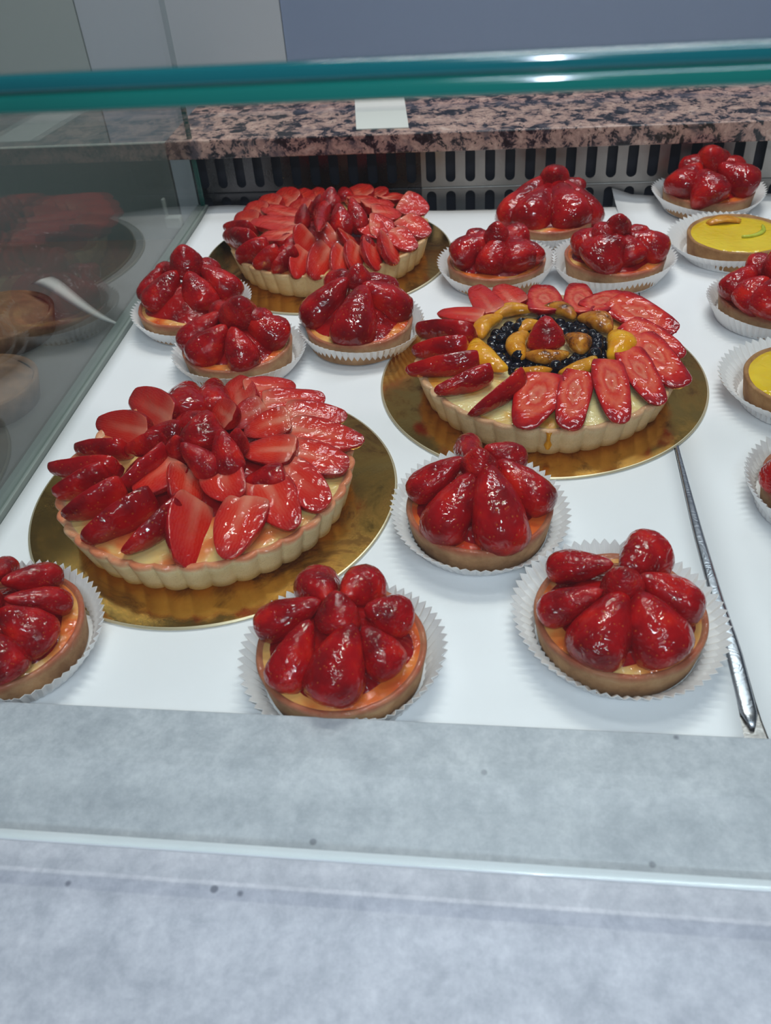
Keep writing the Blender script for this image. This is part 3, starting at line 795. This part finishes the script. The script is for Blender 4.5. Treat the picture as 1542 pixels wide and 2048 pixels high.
# ------------------------------------------------------------------ fruit meshes, shared by their copies
BP = smoothprof([(0, 0), (.02, .42), (.07, .74), (.16, .94), (.28, 1.0), (.42, .97), (.58, .84), (.74, .63), (.88, .40), (.96, .24), (1, .0)], 24)
def berry_mesh(seed, sharp=1.0):
    """whole berry, stalk end behind x=-.011, widest at x=0 (radius 15 mm), tip at x=.030"""
    rnd = random.Random(seed); off = Vector((rnd.uniform(0, 50),)*3)
    bm = bmesh.new(); rings = []; NR, NA = 22, 28
    flat = rnd.uniform(.86, 1.0); bend = rnd.uniform(-.10, .10)
    for i in range(NR+1):
        t = (1-math.cos(PI*i/NR))/2; x = -.0115 + .0425*t; r = .0155*BP(t)
        if i in (0, NR): rings.append([bm.verts.new((x, bend*x, 0))]); continue
        ring = []
        for k in range(NA):
            a = 2*PI*k/NA
            p = Vector((x, r*math.cos(a)*1.03, r*math.sin(a)*flat))
            n = noise.noise(p*70+off)*.10 + noise.noise(p*150+off)*.045
            p.y *= 1+n; p.z *= 1+n; p.y += bend*x; p.x += n*.004
            ring.append(bm.verts.new(p))
        rings.append(ring)
    for a, b in zip(rings, rings[1:]):
        for k in range(NA):
            j = (k+1) % NA
            if len(a) == 1: bm.faces.new((a[0], b[j], b[k]))
            elif len(b) == 1: bm.faces.new((a[k], a[j], b[0]))
            else: bm.faces.new((a[k], a[j], b[j], b[k]))
    bmesh.ops.recalc_face_normals(bm, faces=bm.faces)
    me = bpy.data.meshes.new('strawberry'); bm.to_mesh(me); bm.free()
    me.materials.append(M['berry'])
    for p in me.polygons: p.use_smooth = True
    return me
def slice_mesh(seed, depth, fleshmat, blunt=0.0):
    """strawberry cut lengthwise: x -.018 (stalk) .. .022 (tip), 26 mm wide, cut face up"""
    rnd = random.Random(seed); off = Vector((rnd.uniform(0, 50),)*3)
    prof = smoothprof([(0, 0), (.001, .60+blunt*.2), (.05, .84), (.12, .95), (.28, 1.0), (.45, .97), (.62, .84+blunt*.08), (.78, .66+blunt*.18), (.90, .46+blunt*.28), (.97, .30+blunt*.2), (1, 0)], 20)
    bm = bmesh.new(); rings = []; NR, NA = 20, 30; bend = rnd.uniform(-.12, .12)
    for i in range(NR+1):
        t = (1-math.cos(PI*i/NR))/2; x = -.018+.040*t; w = .013*prof(t)
        yb = bend*(x*x*30)
        if i in (0, NR): rings.append([bm.verts.new((x, yb, -.0015*depth))]); continue
        ring = []
        for k in range(NA):
            a = 2*PI*k/NA; ca, sa = math.cos(a), math.sin(a)
            if sa > 0:
                y = w*ca; z = .09*w*sa**.5*(1-.35*math.exp(-(ca*3)**2))
                z += .0006*noise.noise(Vector((x*120, y*120, seed)))
            else:
                y = w*ca*(1+.03*math.sin(-a)); z = depth*w*sa
                n = noise.noise(Vector((x, y, z))*90+off)*.09
                y *= 1+n; z *= 1+n
            ring.append(bm.verts.new((x, y+yb, z)))
        rings.append(ring)
    for a, b in zip(rings, rings[1:]):
        for k in range(NA):
            j = (k+1) % NA
            if len(a) == 1: f = bm.faces.new((a[0], b[j], b[k]))
            elif len(b) == 1: f = bm.faces.new((a[k], a[j], b[0]))
            else: f = bm.faces.new((a[k], a[j], b[j], b[k]))
            f.material_index = 1 if (0 < k+.5 < NA/2 and 0 < k < NA/2-1) else 0
    bmesh.ops.recalc_face_normals(bm, faces=bm.faces)
    me = bpy.data.meshes.new('strawberry_half'); bm.to_mesh(me); bm.free()
    me.materials.append(M['berry']); me.materials.append(fleshmat)
    for p in me.polygons: p.use_smooth = True
    return me
def blue_mesh():
    bm = lathe_bm([(0, -.0046), (.0026, -.0040), (.0044, -.0018), (.0048, .0004), (.0042, .0026), (.0026, .0040), (.0017, .0045), (.0014, .0040), (0, .0036)], 20)
    bmesh.ops.recalc_face_normals(bm, faces=bm.faces)
    me = bpy.data.meshes.new('blueberry'); bm.to_mesh(me); bm.free(); me.materials.append(M['blueberry'])
    for p in me.polygons: p.use_smooth = True
    return me
BERRY = [berry_mesh(s) for s in range(6)]
HALF = [slice_mesh(s, .85, M['flesh'], bl) for s, bl in ((1, 0), (2, .3), (3, .0), (4, .5))]
SLICE = [slice_mesh(s, .42, M['pale'], bl) for s, bl in ((5, .6), (6, .9), (7, .35))]
BLUE = blue_mesh()
LEAN = {'up': (0, -.20, 1), 'slice': (0, -.16, 1), 'back': (0, .95, .45), 'right': (.75, -.1, .65), 'front': (0, -.75, .65), 'skin': (0, .2, -1)}

def axes(xd, nrm):
    x = Vector(xd).normalized(); z = Vector(nrm); z = (z - x*z.dot(x)).normalized(); y = z.cross(x)
    return Matrix((x, y, z)).transposed()
def put(me, name, parent, loc, rot, scale):
    o = bpy.data.objects.new(name, me); COL.objects.link(o); o.parent = parent
    o.location = Vector(loc) - parent.location
    o.rotation_mode = 'QUATERNION'; o.rotation_quaternion = rot.to_quaternion(); o.scale = scale
    return o
def add_fruit(parent, rows, rnd):
    for (ax, ay, az, bx, by, bz, w, kind) in rows:
        A = Vector((ax, ay, az)); B = Vector((bx, by, bz))
        if kind == 'whole':                    # A tip, B wide end
            d = A-B; r = w/2; L = max(d.length, .018)
            put(rnd.choice(BERRY), 'strawberry', parent, B, axes(d, (0, -1, .3)), (L/.030, r/.0155, r/.0155))
            continue
        d = A-B; L = d.length*1.10+.003; mid = (A+B)/2
        if kind in ('up', 'slice'): w = w*(1+.34*abs(d.normalized().x)**1.5)
        ww = w*(1.6 if kind == 'back' else 1.35 if kind in ('front', 'right') else 1.14)
        mid.z += {'skin': -.005, 'back': .001, 'up': .002}.get(kind, 0)
        nrm = Vector(LEAN[kind]) + Vector((rnd.uniform(-.12, .12), rnd.uniform(-.12, .12), 0))
        me = rnd.choice(SLICE if kind == 'slice' else HALF)
        sx = L/.040; sy = ww/.026
        put(me, 'strawberry_slice' if kind == 'slice' else 'strawberry_half', parent, mid - d.normalized()*.002*sx, axes(d, nrm), (sx, sy, (sx+sy)/2*.95))

def crescent(parent, a, b, w, kind, rnd):
    A = Vector(a); B = Vector(b); c = parent.location + Vector((0, 0, .03))
    d = B-A; L = d.length+.004; mid = (A+B)/2; out = (mid-c); out.z = 0
    side = Vector((-d.y, d.x, 0)).normalized()
    if side.dot(out) < 0: side = -side
    bm = bmesh.new(); rings = []; NR, NA = 18, 14; u = d.normalized()
    bow = L*.16
    for i in range(NR+1):
        t = i/NR; s = math.sin(PI*t)
        cen = mid + u*(L*(t-.5)) + side*(bow*(s-.6)) + Vector((0, 0, .0012*s))
        rr = w*.64*max(0, s)**.55*(1+.06*math.sin(9*t+w*900))
        if i in (0, NR): rings.append([bm.verts.new(cen-parent.location)]); continue
        rings.append([bm.verts.new(cen-parent.location + side*rr*math.cos(q_)*1.0 + Vector((0, 0, 1))*rr*.72*math.sin(q_)) for q_ in (2*PI*k/NA for k in range(NA))])
    for p_, q_ in zip(rings, rings[1:]):
        for k in range(NA):
            j = (k+1) % NA
            if len(p_) == 1: bm.faces.new((p_[0], q_[j], q_[k]))
            elif len(q_) == 1: bm.faces.new((p_[k], p_[j], q_[0]))
            else: bm.faces.new((p_[k], p_[j], q_[j], q_[k]))
    from_bm('apricot_slice', bm, [M[{'o': 'apricot', 'b': 'apricot_brown', 'y': 'apricot_bright'}[kind]]], parent)

# ------------------------------------------------------------------ large fluted tarts on gold cards
def gold_board(loc, label, seed):
    rnd = random.Random(seed); ph = rnd.uniform(0, 6)
    f = lambda th, r, z, k: (r*(1+.0016*math.sin(3*th+ph)+.001*math.sin(7*th)), z)
    bm = lathe_bm([(0, .0002), (.1385, .0002), (.1396, .0006), (.1400, .0012), (.1394, .0019), (.1382, .0021), (.07, .0021), (0, .0021)], 160, f)
    for fc in bm.faces:
        r = fc.calc_center_median().to_2d().length
        fc.material_index = 1 if r > .1382 else 0
    o = from_bm('gold_cake_board', bm, [M['gold'], M['card_edge']], loc=loc)
    tag(o, label, 'cake board', 'round gold cake boards')
    return o
def fluted_crust(parent, mat, rt, rb, h, n, seed, wob=.0006):
    rnd = random.Random(seed); amp = [rnd.uniform(.8, 1.2) for _ in range(n)]; lift = [rnd.uniform(-.0007, .0007) for _ in range(n)]
    def f(th, r, z, k):
        s = th*n/(2*PI); i = int(s) % n
        sc = abs(math.sin(PI*s))**.75
        g = .0034 if k in (2, 3, 4, 5, 6, 7) else (.0022 if k == 8 else (.0016 if k == 1 else 0))
        if k >= 9: g = 0
        g *= .75 + .25*(z/h)
        rr = r + g*amp[i]*(sc-.55) + wob*math.sin(3*th+seed)
        zz = z + (lift[i]*sc + .0009*(sc-.5) if k in (5, 6, 7, 8) else 0)
        return rr, zz
    prof = [(0, 0), (rb-.004, 0), (rb, .0012), (rb+(rt-rb)*.35, h*.35), (rb+(rt-rb)*.7, h*.7), (rt, h-.0012), (rt-.0008, h), (rt-.0024, h+.0003), (rt-.0050, h-.0007), (rt-.0068, h-.0028), (0, h-.0034)]
    return from_bm('crust', lathe_bm(prof, n*12, f), [mat], parent)
def big_tart(name, loc, label, mats, seed, h=.0272, n=38, mound=.055):
    t = thing(name, label, 'tart', (loc[0], loc[1], .0022))
    fluted_crust(t, M[mats[0]], .1092, .1020, h, n, seed)
    rnd = random.Random(seed)
    cu = lathe_bm([(.1052, h-.0024), (.102, h-.0014), (.090, h-.0004), (.06, h+.0006), (.03, h+.001), (0, h+.001)], 96,
                  lambda th, r, z, k: (r+(.0016*math.sin(th*n+1) if k == 0 else 0), z+.0007*noise.noise(Vector((r*40*math.cos(th), r*40*math.sin(th), seed)))))
    from_bm('custard', cu, [M[mats[1]]], t)
    if mound:
        from_bm('jelly_glaze', lathe_bm([(mound+.010, h-.001), (mound-.004, h+.003), (mound*.6, h+.007), (0, h+.014)], 64,
                lambda th, r, z, k: (r*(1+.05*math.sin(5*th+seed)), z)), [M['jelly']], t)
    return t
t_ = NT('red_jelly_glaze'); v_ = t_.coord()
t_.link(t_.ramp(t_.noise(v_, 60, 2), [(.35, lin((120, 8, 12))), (.6, lin((168, 18, 16)))]), t_.p.inputs['Base Color'])
t_.set(Roughness=.3, Subsurface_Weight=.2, Subsurface_Scale=.004); glaze_coat(t_, v_); M['jelly'] = t_.mat

CA, CB, CC = (-.2120, .4950), (.0410, .6535), (-.1860, .9185)
gold_board((-.2125, .4990, 0), 'gold cake board at front left under the near strawberry tart', 1)
gold_board((.0387, .6610, 0), 'gold cake board in the middle under the mixed fruit tart', 2)
gold_board((-.1917, .9230, 0), 'gold cake board at the back under the far strawberry tart', 3)
ta = big_tart('strawberry_tart', CA, 'large strawberry tart with pale fluted crust at front left', ('crust_pale', 'custard_big'), 3)
rnd = random.Random(5)
for tb in (TART_A_OUTER, TART_A_INNER, TART_A_TOP): add_fruit(ta, tb, rnd)
tc = big_tart('strawberry_tart', CC, 'large strawberry tart at the back before the steel grille', ('crust_cream', 'custard_big'), 8)
for tb in (TART_C_OUTER, TART_C_INNER, TART_C_TOP): add_fruit(tc, tb, rnd)
tb_ = big_tart('mixed_fruit_tart', CB, 'large tart of strawberry slices, apricots and blueberries around one whole strawberry', ('crust_tan', 'custard_fruit'), 12, mound=0)
add_fruit(tb_, TART_B_OUTER, rnd)
for (ax, ay, az, bx, by, bz, w, k) in TART_B_APRICOT: crescent(tb_, (ax, ay, az), (bx, by, bz), w, k, rnd)
add_fruit(tb_, TART_B_TOP, rnd)
bc = (.0415, .6620); spots = []; tries = 0
while len(spots) < 96 and tries < 6000:
    tries += 1
    a = rnd.uniform(0, 2*PI); r = rnd.uniform(.027, .049)
    p = (bc[0]+r*math.cos(a), bc[1]+r*math.sin(a))
    if all((p[0]-q_[0])**2+(p[1]-q_[1])**2 > .0070**2 for q_ in spots): spots.append(p)
base_n = len(spots)
while len(spots) < 96 and tries < 12000:
    tries += 1
    a = rnd.uniform(0, 2*PI); r = rnd.uniform(.031, .046); p = (bc[0]+r*math.cos(a), bc[1]+r*math.sin(a))
    if all((p[0]-q_[0])**2+(p[1]-q_[1])**2 > .0062**2 for q_ in spots[base_n:]): spots.append(p)
for i, (x, y) in enumerate(spots):
    s = rnd.uniform(1.0, 1.3); z = .0305 if i < base_n else .0360
    q_ = Matrix.Rotation(rnd.uniform(-.9, .9), 3, 'X') @ Matrix.Rotation(rnd.uniform(-.9, .9), 3, 'Y')
    put(BLUE, 'blueberry', tb_, (x, y, z), q_, (s, s, s))
# amber glaze drip down the front of the fruit tart
bm = bmesh.new(); rings = []
for i in range(9):
    t = i/8; z = .0285 - .017*t; y = .6535-.1092+.0072*(1-z/.0272) - .0030; w = .0016+.0016*(t > .7)*math.sin(PI*min(1, (t-.7)/.3))+.0035*max(0, .3-t)
    rings.append([bm.verts.new((.040+w*math.cos(a)-CB[0], y-.0016*max(0, math.sin(a))-CB[1], z+(-.002 if i == 8 else 0))) for a in (PI*k/8 for k in range(9))])
for a, b in zip(rings, rings[1:]):
    for k in range(8): bm.faces.new((a[k], a[k+1], b[k+1], b[k]))
from_bm('glaze_drip', bm, [M['apricot']], tb_)

# ------------------------------------------------------------------ tartlets in paper cases
def paper_case(loc, label, seed, rtop=.0615, group='pleated white paper cases'):
    rnd = random.Random(seed); n = 62; ph = rnd.uniform(0, 6); sq = rnd.uniform(.02, .05)
    def f(th, r, z, k):
        g = (0, 0, .0003, .0010, .0014, .0018)[k]
        zig = abs(((th*n/(2*PI)) % 1)*2-1)*2-1
        wv = (1+sq*math.sin(2*th+ph)+.012*math.sin(3*th+ph*2)) if k >= 3 else 1
        zz = z + (.0009*zig if k == 5 else 0) + (.0016*math.sin(2*th+ph+1.5) if k >= 4 else 0)
        return r*wv + g*zig, zz
    bm = lathe_bm([(0, .0004), (.042, .0004), (.0490, .0006), (.0515, .0065), (.0515+(rtop-.0515)*.55, .0130), (rtop, .0192)], n*4, f)
    me_o = from_bm('paper_case', bm, [M['case']], loc=loc, smooth=False)
    for v in me_o.data.vertices:       # cases at the front are pressed upright against the sill
        if v.co.y + loc[1] < .2850: v.co.y = .2850 - loc[1] + .0002*math.sin(v.co.x*900)
    md = me_o.modifiers.new('thickness', 'SOLIDIFY'); md.thickness = .0003; md.offset = 1
    tag(me_o, label, 'paper case', group); return me_o
def tartlet_body(t, seed, crust, fill, h=.0225, dome=.0018):
    f = lambda th, r, z, k: (r+.0006*noise.noise(Vector((math.cos(th)*2, math.sin(th)*2, seed*3+z*60))), z+(.0009*noise.noise(Vector((math.cos(th)*4, math.sin(th)*4, seed*5))) if k in (3, 4, 5) else 0))
    from_bm('crust', lathe_bm([(0, 0), (.0455, 0), (.0475, .0015), (.0508, h-.001), (.0500, h+.0003), (.0478, h+.0002), (.0462, h-.002), (0, h-.004)], 128, f), [M[crust]], t)
    from_bm('custard' if fill != 'lemon' else 'lemon_curd', lathe_bm([(.0475, h-.0022), (.0462, h-.0010), (.040, h-.0004), (.02, h-.0004+dome), (0, h-.0004+dome)], 96,
            lambda th, r, z, k: (r, z+.0006*noise.noise(Vector((r*60*math.cos(th), r*60*math.sin(th), seed))))), [M[fill]], t)
LABELS = {
 'T4': 'strawberry tartlet just below the mixed fruit tart',
 'T6': 'strawberry tartlet at front right beside the steel rim',
 'T5': 'strawberry tartlet at front centre touching the laminate sill',
 'T7': 'strawberry tartlet cut off by the left edge of the photo',
 'T1': 'strawberry tartlet farthest left beside the side glass',
 'T2': 'strawberry tartlet just behind the near large strawberry tart',
 'T3': 'strawberry tartlet right in front of the back large tart',
 'T8': 'strawberry tartlet at back centre nearest the steel grille',
 'T9': 'strawberry tartlet behind the mixed fruit tart, left one',
 'T10': 'strawberry tartlet behind the mixed fruit tart, right one',
 'T11': 'strawberry tartlet in the far right back corner',
 'T13': 'strawberry tartlet at the right edge between lemon tartlets',
 'T15': 'strawberry tartlet barely showing at the right edge'}
for i, key in enumerate(sorted(TARTLETS)):
    (cx, cyy), berries = TARTLETS[key]
    z0 = .0008 if key != 'T11' else .0020
    dx, dy = random.Random(i).uniform(-.002, .002), random.Random(i+50).uniform(.001, .006)
    if key == 'T5': dx, dy = 0, .001
    lab = LABELS[key]
    paper_case((cx+dx, cyy+dy, z0-.0006), 'white paper case of the '+lab, 20+i, .0630 if key in ('T4', 'T6', 'T11') else .0595)
    t = thing('strawberry_tartlet', 'glazed '+lab, 'tartlet', (cx, cyy, z0+.0006), 'strawberry tartlets in paper cases')
    tartlet_body(t, i, 'crust_brown', 'custard_red')
    mx = sum(b[0] for b in berries)/len(berries)-cx
    from_bm('jelly_glaze', lathe_bm([(.042, .0212), (.036, .0245), (.024, .034), (.010, .040), (0, .041)], 48,
            lambda th, r, z, k: (r*(1+.06*math.sin(4*th+i)), z)), [M['jelly']], t)
    rnd = random.Random(100+i)
    for (ax, ay, az, bx, by, bz, w) in berries:     # wide end, tip
        A = Vector((ax, ay, az)); B = Vector((bx, by, bz)); r = w/2*.96
        if key in ('T8', 'T9', 'T10', 'T11', 'T13', 'T15'): B.z -= .003; A.z -= .001
        if key in ('T1', 'T2', 'T3', 'T8') and A.z < .036:
            o_ = Vector((A.x-cx, A.y-cyy, 0)).normalized(); A += o_*.005; A.z -= .003
        off = Vector((A.x-cx, A.y-cyy)); lim = .0480-r*.52      # keep each berry inside the rim
        if off.length > lim: off *= lim/off.length; A.x, A.y = cx+off.x, cyy+off.y
        d = B-A
        L = max(d.length, r*1.35)
        up = Vector((0, 0, 1)) if abs(d.normalized().z) < .9 else Vector((0, -1, 0))
        rot = axes(d, up) @ Matrix.Rotation(rnd.uniform(-.8, .8), 3, 'X')
        put(rnd.choice(BERRY), 'strawberry', t, A, rot, (L/.0265, r/.0134, r/.0134))

def ribbon(parent, name, pts, w, th, mat):
    bm = bmesh.new(); rows = []
    for i, p in enumerate(pts):
        a = pts[max(0, i-1)]; b = pts[min(len(pts)-1, i+1)]
        d = Vector((b[0]-a[0], b[1]-a[1], 0)).normalized(); s = Vector((-d.y, d.x, 0))
        ww = w*(.35+.65*math.sin(PI*(i+.5)/len(pts))); c = Vector(p)
        rows.append([bm.verts.new(c+s*ww*math.cos(q_)+Vector((0, 0, th*math.sin(q_)))) for q_ in (2*PI*k/10 for k in range(10))])
    for a, b in zip(rows, rows[1:]):
        for k in range(10): bm.faces.new((a[k], a[(k+1) % 10], b[(k+1) % 10], b[k]))
    bm.faces.new(rows[0]); bm.faces.new(rows[-1][::-1])
    return from_bm(name, bm, [mat], parent)
for i, (cx, cyy, lab, deco) in enumerate(((.2465, .9080, 'the lemon tartlet with orange peel and green gel', True), (.2497, .6300, 'the plain lemon tartlet at the right edge', False))):
    paper_case((cx-.002, cyy+.003, .0002), 'white pleated paper case of '+lab, 60+i, .064)
    t = thing('lemon_tartlet', 'brown-crusted '+lab.replace('the ', '', 1), 'tartlet', (cx, cyy, .0014), 'lemon tartlets in paper cases')
    tartlet_body(t, 40+i, 'crust_lemon', 'lemon', .0225, -.0006)
    if deco:
        ribbon(t, 'orange_peel', [(-.026+.034*u, .024+.008*math.sin(2.6*u), .0232+.0018*math.sin(PI*u)) for u in [k/14 for k in range(15)]], .0085, .0022, M['peel'])
        ribbon(t, 'green_gel', [(.002+.026*math.sin(1.7*u), -.010+.024*(1-math.cos(1.7*u)), .0226) for u in [k/14 for k in range(15)]], .0030, .0016, M['lime'])
bpy.context.view_layer.update()
